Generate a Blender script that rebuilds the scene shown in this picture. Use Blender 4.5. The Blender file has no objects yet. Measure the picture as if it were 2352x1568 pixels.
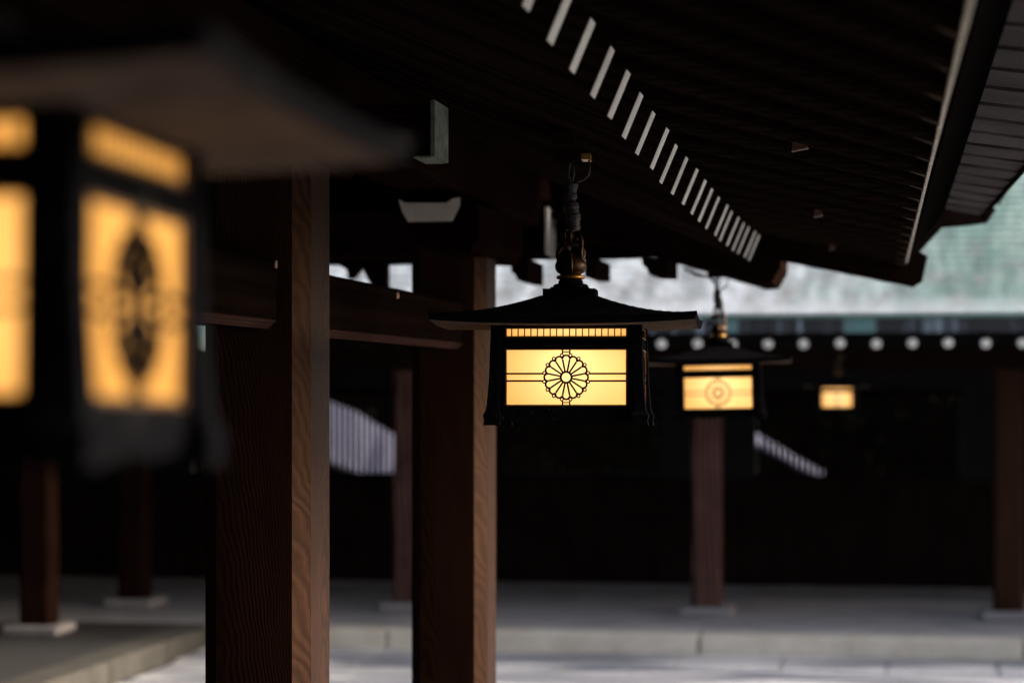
import bpy, bmesh, math, random
from mathutils import Vector, Matrix
random.seed(7)
S = bpy.context.scene
C = S.collection
# ---------------------------------------------------------------- camera, world, sun, exposure
EYE = 2.54
FP = 5500.0                                  # focal length in units of a 2352-wide frame
YAW = math.atan(884 / FP)
cam_d = bpy.data.cameras.new('camera')
cam = bpy.data.objects.new('camera', cam_d); C.objects.link(cam)
cam.location = (0, 0, EYE)
cam.rotation_euler = (math.pi / 2, 0, YAW)
cam_d.sensor_width = 36; cam_d.lens = 36 * FP / 2352
cam_d.shift_y = 106 / 2352
cam_d.clip_start = .05; cam_d.clip_end = 3000
cam_d.dof.use_dof = True; cam_d.dof.focus_distance = 6.55; cam_d.dof.aperture_fstop = 2.35
cam_d.dof.aperture_blades = 9
S.camera = cam

SUN_EL, SUN_AZ = math.radians(26), math.radians(80)      # azimuth from +Y towards +X
world = bpy.data.worlds.new('World'); S.world = world; world.use_nodes = True
nt = world.node_tree; bg = nt.nodes['Background']
sky = nt.nodes.new('ShaderNodeTexSky'); sky.sky_type = 'NISHITA'; sky.sun_disc = False
sky.sun_elevation = SUN_EL; sky.sun_rotation = SUN_AZ
sky.air_density = .8; sky.dust_density = 6.0; sky.ozone_density = .2
nt.links.new(sky.outputs[0], bg.inputs[0]); bg.inputs[1].default_value = .12
sun_d = bpy.data.lights.new('sun', 'SUN'); sun_d.energy = .8; sun_d.angle = math.radians(11); sun_d.color = (1, .95, .88)
sun = bpy.data.objects.new('sun', sun_d); C.objects.link(sun)
sun.rotation_euler = (math.pi / 2 - SUN_EL, 0, -SUN_AZ + math.pi)
sun.location = (5, 5, 20)
S.view_settings.view_transform = 'Standard'; S.view_settings.look = 'None'
S.view_settings.exposure = 1.75; S.view_settings.gamma = 1
S.view_settings.use_curve_mapping = False
S.cycles.use_denoising = True
S.cycles.max_bounces = 8; S.cycles.diffuse_bounces = 5; S.cycles.glossy_bounces = 3
S.cycles.sample_clamp_indirect = 4

_s, _c = math.sin(YAW), math.cos(YAW)
def at(u, v, Y):                             # point of the photograph (2352 wide) at world depth Y
    a = (u - 1176) / FP; b = (890 - v) / FP
    t = Y / (_c + a * _s)
    return Vector((t * (-_s + a * _c), Y, EYE + t * b))
def ax(u, Y): return at(u, 890, Y).x
def az(u, v, Y): return at(u, v, Y).z

# ---------------------------------------------------------------- materials
def newmat(name):
    m = bpy.data.materials.new(name); m.use_nodes = True
    n = m.node_tree.nodes; l = m.node_tree.links
    return m, n, l, n['Principled BSDF']
def coords(n, l, scale=(1, 1, 1), rot=(0, 0, 0), jitter=True):
    tc = n.new('ShaderNodeTexCoord') if jitter else n.new('ShaderNodeNewGeometry'); mp = n.new('ShaderNodeMapping')
    mp.inputs['Scale'].default_value = scale; mp.inputs['Rotation'].default_value = rot
    l.new(tc.outputs['Object' if jitter else 'Position'], mp.inputs['Vector'])
    if jitter:
        oi = n.new('ShaderNodeObjectInfo'); mu = n.new('ShaderNodeMath'); mu.operation = 'MULTIPLY'
        mu.inputs[1].default_value = 37.0; l.new(oi.outputs['Random'], mu.inputs[0])
        cb = n.new('ShaderNodeCombineXYZ')
        for k in range(3): l.new(mu.outputs[0], cb.inputs[k])
        l.new(cb.outputs[0], mp.inputs['Location'])
    return mp.outputs[0]
def noise(n, l, vec, scale, detail=4, rough=.55, dist=0):
    t = n.new('ShaderNodeTexNoise'); t.inputs['Scale'].default_value = scale
    t.inputs['Detail'].default_value = detail; t.inputs['Roughness'].default_value = rough
    t.inputs['Distortion'].default_value = dist
    l.new(vec, t.inputs['Vector']); return t.outputs['Fac']
def ramp(n, l, fac, stops):
    r = n.new('ShaderNodeValToRGB'); e = r.color_ramp.elements
    while len(e) < len(stops): e.new(.5)
    for k, (p, c) in enumerate(stops):
        e[k].position = p; e[k].color = (*c, 1) if len(c) == 3 else c
    l.new(fac, r.inputs[0]); return r.outputs[0]
def mixc(n, l, fac, a, b, mode='MIX'):
    m = n.new('ShaderNodeMix'); m.data_type = 'RGBA'; m.blend_type = mode
    for s, v in ((m.inputs[0], fac), (m.inputs[6], a), (m.inputs[7], b)):
        if hasattr(v, 'links'): l.new(v, s)
        elif isinstance(v, (int, float)): s.default_value = v
        else: s.default_value = (*v, 1)
    return m.outputs[2]
def bump(n, l, bs, fac, strength=.3, dist=.002):
    b = n.new('ShaderNodeBump'); b.inputs['Strength'].default_value = strength
    b.inputs['Distance'].default_value = dist
    l.new(fac, b.inputs['Height']); l.new(b.outputs[0], bs.inputs['Normal'])
def wood(name, axis, light, dark, rings=26, rough=.6, jitter=True, spec=.0):
    m, n, l, bs = newmat(name)
    sc = {'X': (.08, 1, 1), 'Y': (1, .08, 1), 'Z': (1, 1, .38)}[axis]
    v = coords(n, l, (1, 1, 1), jitter=jitter)
    st = n.new('ShaderNodeVectorMath'); st.operation = 'MULTIPLY'; st.inputs[1].default_value = sc
    l.new(v, st.inputs[0])
    w = n.new('ShaderNodeTexWave'); w.wave_type = 'RINGS'; w.rings_direction = axis
    w.inputs['Scale'].default_value = rings; w.inputs['Distortion'].default_value = 14 if axis == 'Z' else 5.5
    w.inputs['Detail'].default_value = 2.5; w.inputs['Detail Scale'].default_value = .22 if axis == 'Z' else .35
    of = n.new('ShaderNodeVectorMath'); of.operation = 'ADD'; of.inputs[1].default_value = (.13, .21, .07)
    l.new(st.outputs[0], of.inputs[0]); l.new(of.outputs[0], w.inputs['Vector'])
    fs = n.new('ShaderNodeVectorMath'); fs.operation = 'MULTIPLY'; fs.inputs[1].default_value = tuple(.04 if 'XYZ'[k] == axis else 1 for k in range(3))
    l.new(v, fs.inputs[0]); fine = noise(n, l, fs.outputs[0], 260, 3)
    big = noise(n, l, v, 2.2, 3)
    c1 = ramp(n, l, w.outputs['Fac'], [(.0, dark), (.22, tuple(x * .7 for x in light)), (.6, light), (1, tuple(x * 1.2 for x in light))])
    c2 = mixc(n, l, .35, c1, ramp(n, l, fine, [(.3, (.35, .35, .35)), (.7, (1, 1, 1))]), 'MULTIPLY')
    c3 = mixc(n, l, .8, c2, ramp(n, l, big, [(.3, (.55, .5, .5)), (.65, (1.1, 1.1, 1.1))]), 'MULTIPLY')
    l.new(c3, bs.inputs['Base Color']); bs.inputs['Roughness'].default_value = rough
    bs.inputs['Specular IOR Level'].default_value = spec
    bump(n, l, bs, w.outputs['Fac'], .35, .001)
    return m
W_LIGHT, W_DARK = (.034, .0140, .0075), (.016, .0065, .0038)
M = {}
def pillar_wood():
    m, n, l, bs = newmat('pillar_wood')
    tc = n.new('ShaderNodeTexCoord'); mp = n.new('ShaderNodeMapping'); mp.inputs['Rotation'].default_value = (.045, .060, 0)
    oi = n.new('ShaderNodeObjectInfo'); mu = n.new('ShaderNodeMath'); mu.operation = 'MULTIPLY'; mu.inputs[1].default_value = .04
    l.new(oi.outputs['Random'], mu.inputs[0]); cb = n.new('ShaderNodeCombineXYZ'); l.new(mu.outputs[0], cb.inputs[0]); l.new(mu.outputs[0], cb.inputs[1])
    l.new(tc.outputs['Object'], mp.inputs['Vector']); l.new(cb.outputs[0], mp.inputs['Location'])
    w = n.new('ShaderNodeTexWave'); w.wave_type = 'RINGS'; w.rings_direction = 'Z'; w.inputs['Scale'].default_value = 52
    w.inputs['Distortion'].default_value = 16; w.inputs['Detail'].default_value = 3; w.inputs['Detail Scale'].default_value = .09
    l.new(mp.outputs[0], w.inputs['Vector'])
    st = n.new('ShaderNodeVectorMath'); st.operation = 'MULTIPLY'; st.inputs[1].default_value = (1, 1, .03)
    l.new(tc.outputs['Object'], st.inputs[0]); fine = noise(n, l, st.outputs[0], 240, 4)
    st2 = n.new('ShaderNodeVectorMath'); st2.operation = 'MULTIPLY'; st2.inputs[1].default_value = (1, 1, .22)
    l.new(tc.outputs['Object'], st2.inputs[0]); big = noise(n, l, st2.outputs[0], 9, 5, .6)
    c1 = ramp(n, l, w.outputs['Fac'], [(0, W_DARK), (.25, tuple(x * .75 for x in W_LIGHT)), (.7, W_LIGHT), (1, tuple(x * 1.25 for x in W_LIGHT))])
    c2 = mixc(n, l, .5, c1, ramp(n, l, fine, [(.3, (.4, .4, .4)), (.7, (1.1, 1.1, 1.1))]), 'MULTIPLY')
    c3 = mixc(n, l, .9, c2, ramp(n, l, big, [(.3, (.45, .42, .42)), (.65, (1.15, 1.15, 1.15))]), 'MULTIPLY')
    l.new(c3, bs.inputs['Base Color']); bs.inputs['Roughness'].default_value = .52
    bs.inputs['Specular IOR Level'].default_value = .2; bs.inputs['Specular Tint'].default_value = (1, .58, .40, 1)
    bump(n, l, bs, w.outputs['Fac'], .4, .001)
    return m
M['pillar'] = pillar_wood()
M['wood_x'] = wood('beam_wood_x', 'X', (.014, .007, .005), (.006, .003, .0025))
M['wood_y'] = wood('beam_wood_y', 'Y', (.013, .0065, .005), (.009, .0045, .0035))
M['soffit'] = wood('soffit_wood', 'X', (.015, .009, .007), (.006, .004, .0035))
M['dark_x'] = wood('dark_wood_x', 'X', (.016, .009, .007), (.006, .0035, .003))
M['dark_y'] = wood('dark_wood_y', 'Y', (.016, .009, .007), (.006, .0035, .003))
M['dark_z'] = wood('dark_wood_z', 'Z', (.016, .009, .007), (.006, .0035, .003))
M['oldpillar'] = wood('old_dark_pillar_wood', 'Z', (.022, .010, .007), (.008, .004, .003), 6)  # darker pillar copy, left wing shade put into the wood colour
M['weathered'] = wood('weathered_pillar_wood', 'Z', (.13, .070, .060), (.045, .022, .018), 6)  # paler pillar copy, light on the far pillar fronts painted in
M['tie'] = wood('tie_beam_wood', 'Y', (.0075, .0045, .0038), (.0068, .0041, .0034), 5, .6, True, 0)
M['tie'].node_tree.nodes['Principled BSDF'].inputs['Specular Tint'].default_value = (1.0, .62, .52, 1)
M['rafterwood'] = wood('rafter_wood', 'X', (.034, .020, .017), (.015, .009, .008), 14, .6, True, 0)
M['tie_edge'] = wood('worn_beam_edge', 'Y', (.045, .025, .023), (.038, .021, .019))  # lighter chamfer colour paints in court light under the tie beam
M['batten'] = wood('batten_wood', 'X', (.035, .024, .018), (.015, .011, .009))
M['grey_x'] = wood('grey_wood_x', 'X', (.14, .13, .138), (.075, .07, .073), 10, .8)
def simple(name, col, rough=.7, metal=0, var=.35, scale=14, bumps=.2, spec=.4):
    m, n, l, bs = newmat(name)
    v = coords(n, l); f = noise(n, l, v, scale, 6, .62)
    lo = tuple(x * (1 - var) for x in col); hi = tuple(min(1, x * (1 + var)) for x in col)
    l.new(ramp(n, l, f, [(.3, lo), (.7, hi)]), bs.inputs['Base Color'])
    bs.inputs['Roughness'].default_value = rough; bs.inputs['Metallic'].default_value = metal
    bs.inputs['Specular IOR Level'].default_value = spec
    if bumps: bump(n, l, bs, f, bumps, .003)
    return m
M['white'] = simple('white_end_paint', (.80, .80, .76), .6, 0, .18, 6, .05)
M['pale_edge'] = simple('worn_pale_edge', (.66, .62, .55), .7, 0, .35, 30, .1)  # bright colour paints in the light along the thin eave edge
M['tip'] = simple('worn_batten_tip', (.20, .17, .14), .7, 0, .35, 30, .1, 0)  # pale colour for light caught at the batten ends
M['plug'] = simple('pale_wood_plug', (.45, .33, .26), .7, 0, .3, 60)
M['stone'] = simple('pale_granite', (.42, .39, .36), .8, 0, .25, 9, .3)
M['base_stone'] = simple('base_stone', (.28, .26, .26), .8, 0, .2, 12, .3)
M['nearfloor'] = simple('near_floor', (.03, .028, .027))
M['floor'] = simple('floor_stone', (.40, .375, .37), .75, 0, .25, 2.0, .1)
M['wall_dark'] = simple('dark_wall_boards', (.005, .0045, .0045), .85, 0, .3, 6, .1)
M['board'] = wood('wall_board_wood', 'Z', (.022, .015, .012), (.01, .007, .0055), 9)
M['wingfloor'] = simple('wing_floor_stone', (.028, .027, .0265), .8, 0, .25, 2.0, .1)  # floor stone darkened to paint in the shade of the left wing
M['sill'] = simple('sill_stone', (.14, .12, .12), .8, 0, .2, 6, .1)
def bronze_mat():
    m, n, l, bs = newmat('lantern_bronze'); v = coords(n, l)
    f = noise(n, l, v, 40, 6, .62); g = noise(n, l, v, 130, 4, .7); h = noise(n, l, v, 14, 3, .6)
    c = ramp(n, l, f, [(.3, (.003, .003, .004)), (.7, (.006, .006, .0075))])
    mm = n.new('ShaderNodeMath'); mm.operation = 'MULTIPLY'; mm.use_clamp = True
    l.new(ramp(n, l, g, [(.60, (0, 0, 0)), (.68, (1, 1, 1))]), mm.inputs[0]); l.new(ramp(n, l, h, [(.52, (0, 0, 0)), (.6, (1, 1, 1))]), mm.inputs[1])
    c = mixc(n, l, mm.outputs[0], c, (.085, .085, .08))
    l.new(c, bs.inputs['Base Color']); bs.inputs['Roughness'].default_value = .6; bs.inputs['Specular IOR Level'].default_value = .0
    bump(n, l, bs, f, .35, .002); return m
M['bronze'] = bronze_mat()
M['underside'] = simple('lantern_roof_underside', (.125, .10, .086), .7, .0, .35, 22, .25, .0)
M['trim'] = simple('lantern_brass_trim', (.10, .055, .025), .5, .5, .3, 40, .1)
M['brass'] = simple('aged_brass', (.42, .23, .06), .38, .85, .5, 45, .25)
M['rod'] = simple('wrapped_rod', (.035, .033, .037), .55, .1, .5, 60, .6)
M['earth'] = simple('bare_earth', (.05, .045, .035), .95, 0, .3, 1.5, .2)
M['terrace'] = simple('dark_terrace_boards', (.04, .035, .033), .8, 0, .3, 6, .1, .1)
M['court'] = simple('court_gravel', (.40, .40, .41), .9, 0, .2, 3, .2)
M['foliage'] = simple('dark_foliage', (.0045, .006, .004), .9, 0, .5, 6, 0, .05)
M['pale_roof'] = simple('pale_outer_roof', (.105, .105, .155), .6, 0, .12, 3, .1)
M['ridge'] = simple('roof_ridge_copper', (.10, .15, .14), .6, .1, .3, 5)

def copper_roof():
    m, n, l, bs = newmat('verdigris_copper_roof')
    v = coords(n, l, (1, 1, 1), jitter=False)
    sx = n.new('ShaderNodeSeparateXYZ'); l.new(v, sx.inputs[0])
    big = noise(n, l, v, .55, 5, .6)
    vs = coords(n, l, (3.2, .5, .5), jitter=False); streak = noise(n, l, vs, 1.6, 5, .65)
    fine = noise(n, l, v, 9, 5, .7)
    # bleached towards the middle of the court, greener beyond
    mr = n.new('ShaderNodeMapRange'); mr.inputs[1].default_value = -1.5; mr.inputs[2].default_value = 1.2
    l.new(sx.outputs[0], mr.inputs[0])
    ad = n.new('ShaderNodeMath'); ad.operation = 'MULTIPLY_ADD'; ad.inputs[1].default_value = 1.3; ad.inputs[2].default_value = -.65
    l.new(big, ad.inputs[0])
    su = n.new('ShaderNodeMath'); su.operation = 'ADD'; su.use_clamp = True
    l.new(mr.outputs[0], su.inputs[0]); l.new(ad.outputs[0], su.inputs[1])
    green = ramp(n, l, streak, [(.3, (.09, .15, .13)), (.5, (.19, .30, .26)), (.68, (.38, .50, .44))])
    pale = ramp(n, l, streak, [(.34, (.24, .27, .28)), (.60, (.62, .66, .68))])
    col = mixc(n, l, su.outputs[0], pale, green)
    # brown-grey bare patches near the eave
    mr2 = n.new('ShaderNodeMapRange'); mr2.inputs[1].default_value = EYE + 1.75; mr2.inputs[2].default_value = EYE + .75
    l.new(sx.outputs[2], mr2.inputs[0])
    pat = noise(n, l, v, 3.2, 6, .7)
    mm = n.new('ShaderNodeMath'); mm.operation = 'MULTIPLY'; mm.use_clamp = True
    rp = ramp(n, l, pat, [(.47, (0, 0, 0)), (.6, (1, 1, 1))])
    l.new(rp, mm.inputs[0]); l.new(mr2.outputs[0], mm.inputs[1])
    grime = ramp(n, l, fine, [(.3, (.14, .14, .135)), (.7, (.40, .40, .39))])
    col = mixc(n, l, mm.outputs[0], col, grime)
    col = mixc(n, l, .55, col, ramp(n, l, fine, [(.3, (.6, .6, .6)), (.7, (1.2, 1.2, 1.2))]), 'MULTIPLY')
    mr3 = n.new('ShaderNodeMapRange'); mr3.inputs[1].default_value = EYE + .86; mr3.inputs[2].default_value = EYE + .74; mr3.inputs[4].default_value = .45
    l.new(sx.outputs[2], mr3.inputs[0]); col = mixc(n, l, mr3.outputs[0], col, (.62, .65, .67))
    l.new(col, bs.inputs['Base Color']); bs.inputs['Roughness'].default_value = .55
    return m
M['copper'] = copper_roof()
def fascia_mat():
    m, n, l, bs = newmat('streaked_copper_fascia')
    v = coords(n, l, (4.5, 1, .25), jitter=False); f = noise(n, l, v, 2.3, 5, .6)
    v2 = coords(n, l, (1.1, 1, .05), jitter=False); g = noise(n, l, v2, 1.4, 2, .5)
    c = ramp(n, l, f, [(.48, (.0025, .003, .004)), (.55, (.02, .024, .03)), (.64, (.15, .19, .23))])
    c = mixc(n, l, ramp(n, l, g, [(.56, (0, 0, 0)), (.59, (1, 1, 1))]), c, (.07, .15, .15))
    l.new(c, bs.inputs['Base Color']); bs.inputs['Roughness'].default_value = .5
    return m
M['fascia'] = fascia_mat()
def slab_mat():
    m, n, l, bs = newmat('court_paving_stone')
    v = coords(n, l); f = noise(n, l, v, 7, 6, .65)
    vw = coords(n, l, (.38, 1.9, 1), jitter=False)
    w = noise(n, l, vw, 1.25, 4, .55, .4)
    c = ramp(n, l, f, [(.3, (.48, .48, .485)), (.7, (.64, .64, .65))])
    wet = ramp(n, l, w, [(.43, (0, 0, 0)), (.55, (1, 1, 1))])
    c = mixc(n, l, wet, c, (.19, .20, .235))
    l.new(c, bs.inputs['Base Color'])
    l.new(ramp(n, l, wet, [(0, (.85,) * 3), (1, (.45,) * 3)]), bs.inputs['Roughness'])
    bump(n, l, bs, f, .25, .003); return m
M['slab'] = slab_mat()
def kerb_mat():
    m, n, l, bs = newmat('kerb_granite')
    v = coords(n, l); f = noise(n, l, v, 3.5, 6, .6)
    l.new(ramp(n, l, f, [(.3, (.46, .42, .34)), (.7, (.62, .58, .50))]), bs.inputs['Base Color'])
    bs.inputs['Roughness'].default_value = .8; bump(n, l, bs, f, .3, .004); return m
M['kerb'] = kerb_mat()
M['kerb_old'] = simple('worn_kerb_stone', (.06, .056, .047), .85, 0, .3, 4, .3)  # shade of the left wing put into a darker kerb colour
def pane_mat():
    m, n, l, bs = newmat('lit_paper_pane')
    out = n['Material Output']; n.remove(bs)
    tr = n.new('ShaderNodeBsdfTranslucent'); tr.inputs['Color'].default_value = (.85, .80, .68, 1)
    em = n.new('ShaderNodeEmission'); em.inputs['Color'].default_value = (1.0, .40, .05, 1); em.inputs['Strength'].default_value = .118
    ad = n.new('ShaderNodeAddShader'); l.new(tr.outputs[0], ad.inputs[0]); l.new(em.outputs[0], ad.inputs[1])
    l.new(ad.outputs[0], out.inputs['Surface']); return m
M['pane'] = pane_mat()

# ---------------------------------------------------------------- mesh helpers
class MB:
    def __init__(s): s.v = []; s.f = []; s.mi = []; s.smooth = []
    def add(s, vs, fs, mi=0, sm=False):
        o = len(s.v); s.v += [tuple(p) for p in vs]
        for k, f in enumerate(fs):
            s.f.append([o + i for i in f]); s.mi.append(mi[k] if isinstance(mi, (list, tuple)) else mi); s.smooth.append(sm)
    def box(s, x0, x1, y0, y1, z0, z1, mi=0):
        s.add([(x0,y0,z0),(x1,y0,z0),(x1,y1,z0),(x0,y1,z0),(x0,y0,z1),(x1,y0,z1),(x1,y1,z1),(x0,y1,z1)],
              [(0,3,2,1),(4,5,6,7),(0,1,5,4),(1,2,6,5),(2,3,7,6),(3,0,4,7)], mi)
    def prism(s, pts, off, mi=0, capmi=None):      # polygon pts extruded by vector off
        n = len(pts); p = [Vector(q) for q in pts]; o = Vector(off)
        fs = [tuple(range(n)), tuple(range(2*n-1, n-1, -1))] + [(i, n+i, n+(i+1) % n, (i+1) % n) for i in range(n)]
        mis = [mi if capmi is None else capmi, mi] + [mi] * n
        s.add(p + [q + o for q in p], fs, mis)
    def bar(s, a, b, w, h, up=(0, 0, 1), mi=0):
        a = Vector(a); b = Vector(b); d = (b - a).normalized(); u = Vector(up); sd = d.cross(u).normalized(); u = sd.cross(d)
        q = [sd*w/2+u*h/2, -sd*w/2+u*h/2, -sd*w/2-u*h/2, sd*w/2-u*h/2]
        s.prism([a + k for k in q], b - a, mi)
    def ribbon(s, pts, w, y0, y1, closed=False, mi=0):   # outline in XZ with depth in Y
        n = len(pts); L = []; R = []
        for i in range(n):
            p = Vector(pts[i])
            a = Vector(pts[(i-1) % n]) if (closed or i > 0) else p
            b = Vector(pts[(i+1) % n]) if (closed or i < n-1) else p
            t = (b - a).normalized(); nr = Vector((-t.y, t.x)) * w / 2
            L.append(p + nr); R.append(p - nr)
        vs = [(q.x, y0, q.y) for q in L] + [(q.x, y0, q.y) for q in R] + [(q.x, y1, q.y) for q in L] + [(q.x, y1, q.y) for q in R]
        fs = []
        for i in range(n if closed else n-1):
            j = (i+1) % n
            fs += [(i, j, n+j, n+i), (2*n+i, 3*n+i, 3*n+j, 2*n+j), (i, 2*n+i, 2*n+j, j), (n+i, n+j, 3*n+j, 3*n+i)]
        s.add(vs, fs, mi)
    def tube(s, pts, r, seg=8, mi=0, closed=False):
        P = [Vector(p) for p in pts]; n = len(P); vs = []; up = Vector((.3, .2, 1)).normalized()
        for i, p in enumerate(P):
            a = P[(i-1) % n] if (closed or i > 0) else p; b = P[(i+1) % n] if (closed or i < n-1) else p
            t = (b - a).normalized(); sd = t.cross(up)
            if sd.length < .05: sd = t.cross(Vector((1, 0, 0)))
            sd.normalize(); u = sd.cross(t); up = u if not closed else up
            rr = r[i] if isinstance(r, (list, tuple)) else r
            vs += [p + (sd * math.cos(2*math.pi*k/seg) + u * math.sin(2*math.pi*k/seg)) * rr for k in range(seg)]
        fs = [(i*seg+k, i*seg+(k+1) % seg, ((i+1) % n)*seg+(k+1) % seg, ((i+1) % n)*seg+k) for i in range(n if closed else n-1) for k in range(seg)]
        if not closed: fs += [tuple(range(seg))[::-1], tuple((n-1)*seg+k for k in range(seg))]
        s.add(vs, fs, mi, True)
    def lathe(s, prof, seg=24, c=(0, 0), mi=0):
        n = len(prof); vs = [(c[0]+r*math.cos(2*math.pi*k/seg), c[1]+r*math.sin(2*math.pi*k/seg), z) for r, z in prof for k in range(seg)]
        fs = [(i*seg+k, i*seg+(k+1) % seg, (i+1)*seg+(k+1) % seg, (i+1)*seg+k) for i in range(n-1) for k in range(seg)]
        s.add(vs, fs, mi, True)
    def mesh(s, name, mats, bevel=0):
        me = bpy.data.meshes.new(name); me.from_pydata(s.v, [], s.f)
        for m in (mats if isinstance(mats, (list, tuple)) else [mats]): me.materials.append(m)
        me.polygons.foreach_set('material_index', s.mi); me.polygons.foreach_set('use_smooth', s.smooth)
        bm = bmesh.new(); bm.from_mesh(me)
        if bevel:
            bmesh.ops.bevel(bm, geom=[e for e in bm.edges if e.calc_face_angle(0) > .6], offset=bevel, segments=1, affect='EDGES', clamp_overlap=True)
        bmesh.ops.recalc_face_normals(bm, faces=bm.faces); bm.to_mesh(me); bm.free()
        me.update(); return me
    def build(s, name, mats, parent=None, loc=(0, 0, 0), bevel=0, rot=(0, 0, 0)):
        o = bpy.data.objects.new(name, s.mesh(name, mats, bevel)); C.objects.link(o)
        o.location = loc; o.rotation_euler = rot
        if parent: o.parent = parent
        return o
def inst(name, me, parent=None, loc=(0, 0, 0), rot=(0, 0, 0), sc=(1, 1, 1)):
    o = bpy.data.objects.new(name, me); C.objects.link(o); o.location = loc; o.rotation_euler = rot; o.scale = sc
    if parent: o.parent = parent
    return o
def thing(name, label, cat, loc=(0, 0, 0), group=None, rot=(0, 0, 0)):
    o = bpy.data.objects.new(name, None); C.objects.link(o); o.location = loc; o.rotation_euler = rot
    o.empty_display_size = .2
    o['label'] = label; o['category'] = cat
    if group: o['group'] = group
    return o
def struct(o): o['kind'] = 'structure'; return o
def boxo(name, x0, x1, y0, y1, z0, z1, mat, parent=None, bevel=0):
    m = MB(); cx, cy, cz = (x0+x1)/2, (y0+y1)/2, (z0+z1)/2
    m.box(x0-cx, x1-cx, y0-cy, y1-cy, z0-cz, z1-cz)
    return m.build(name, mat, parent, (cx, cy, cz), bevel)

FLOOR = .22; H = EYE
PY1, PY2 = 6.5, 9.35                    # the two near pillars (centres)
PX = -1.735
KY = 22.45                              # kerb line of the far gallery
KX = -6.6                               # kerb line of the left wing
FPY = 24.6                              # far pillars
WY = 27.7                               # far back wall

# ---------------------------------------------------------------- ground and paving
m = MB(); m.add([(-900, -900, -.03), (900, -900, -.03), (900, 1500, -.03), (-900, 1500, -.03)], [(0, 1, 2, 3)])
struct(m.build('ground', M['earth']))
m = MB(); m.add([(KX+.002, -3, 0), (24, -3, 0), (24, KY-.002, 0), (KX+.002, KY-.002, 0)], [(0, 1, 2, 3)])
court = struct(m.build('courtyard', M['court']))
paving = bpy.data.objects.new('paving', None); C.objects.link(paving); paving['kind'] = 'structure'
rows = [(KY-.03, KY-1.12, .045, .965), (KY-1.14, KY-2.2, .012, 1.2), (KY-2.22, KY-3.3, .012, 1.2), (KY-3.32, KY-4.4, .012, 1.2), (KY-4.42, KY-5.5, .012, 1.2)]
for ri, (y1, y0, top, w) in enumerate(rows):
    x = KX + .02 - (.3 if ri == 0 else 0) + (.0 if ri % 2 else .0)
    first = True
    x = KX + .02
    ww = w * (.55 if ri % 2 else .8)
    while x < 5.2:
        ww2 = ww if first else w * random.uniform(.97, 1.03)
        first = False
        m = MB(); dz = random.uniform(-.003, .003)
        m.box(-ww2/2+.008, ww2/2-.008, -(y1-y0)/2, (y1-y0)/2, .004, top+dz)
        m.build('paving_slab', M['slab'], paving, (x+ww2/2, (y0+y1)/2, 0), bevel=.012)
        x += ww2
unseen_deck = MB(); unseen_deck.box(-1.245, 1.6, -2.6, 13.5, -.02, .10)  # unseen dark deck, added to stop light bouncing up from the court
struct(unseen_deck.build('dark_terrace', M['terrace']))
# gallery floors
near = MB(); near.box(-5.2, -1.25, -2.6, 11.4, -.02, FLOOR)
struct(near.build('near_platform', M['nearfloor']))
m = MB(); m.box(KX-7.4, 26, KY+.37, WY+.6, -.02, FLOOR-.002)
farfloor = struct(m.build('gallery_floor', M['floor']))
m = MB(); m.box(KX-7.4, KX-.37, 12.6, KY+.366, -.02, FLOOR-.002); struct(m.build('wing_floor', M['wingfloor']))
x = ax(887, KY) - 2.95*1
kerbs = [KX, ax(887, KY)]
while kerbs[-1] < 9: kerbs.append(kerbs[-1] + 2.99)
for a, b in zip(kerbs[:-1], kerbs[1:]):
    boxo('kerb_stone', a+.014, b-.014, KY, KY+.366, 0, FLOOR+random.uniform(0, .004), M['kerb'], farfloor, .012)
y = KY + .366
while y > 12.8:
    boxo('kerb_stone', KX-.366, KX-.004, y-1.6, y-.02, 0, FLOOR+random.uniform(0, .004), M['kerb_old'], farfloor, .012); y -= 1.62

# ---------------------------------------------------------------- near gallery (roof over the camera, two pillars)
gal = thing('wooden_gallery', 'dark timber gallery with white rafter ends and two big pillars, its wide eave overhead', 'gallery', (PX, 6.5, FLOOR))
def G(o):                                # keep world placement while parenting
    o.parent = gal; o.matrix_parent_inverse = Matrix.Translation(gal.location).inverted(); return o
def pillar_mesh(w, c, h, name='pillar', z0=0):
    r = w/2; k = c
    pts = [(r-k, -r), (r, -r+k), (r, r-k), (r-k, r), (-r+k, r), (-r, r-k), (-r, -r+k), (-r+k, -r)]
    m = MB(); m.prism([(x, y, z0) for x, y in pts], (0, 0, h-z0)); return m
pm = pillar_mesh(.30, .043, H-FLOOR+.62).mesh('pillar', M['pillar'])
for yy in (PY1, PY2, 3.5):
    p = inst('pillar', pm, None, (PX, yy, FLOOR)); G(p)
    b = MB(); b.box(-.27, .27, -.27, .27, .0, .07)
    b.build('base_stone', M['base_stone'], p, (0, 0, .0), .01)
# slight taper on pillar height at the top is hidden; tie beams between pillars

def tie(y0, y1, za, zb, za2, zb2):       # beam along Y with small chamfer on lower edge
    m = MB(); x1 = PX + .065; x0 = PX - .065; c = .024
    def ring(y, lo, hi): return [(x0+c, y, lo), (x1-c, y, lo), (x1, y, lo+c), (x1, y, hi-c*.5), (x1-c*.5, y, hi), (x0+c*.5, y, hi), (x0, y, hi-c*.5), (x0, y, lo+c)]
    N = 8; vs = []
    for i in range(N+1):
        t = i/N; vs += ring(y0+(y1-y0)*t, za+(za2-za)*t, zb+(zb2-zb)*t)
    fs = [(i*8+k, i*8+(k+1) % 8, (i+1)*8+(k+1) % 8, (i+1)*8+k) for i in range(N) for k in range(8)] + [tuple(range(8)), tuple(N*8+k for k in range(8))[::-1]]
    m.add(vs, fs, [1 if (q < N*8 and q % 8 == 1) else 0 for q in range(len(fs))]); return G(m.build('tie_beam', [M['tie'], M['tie_edge']]))
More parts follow.
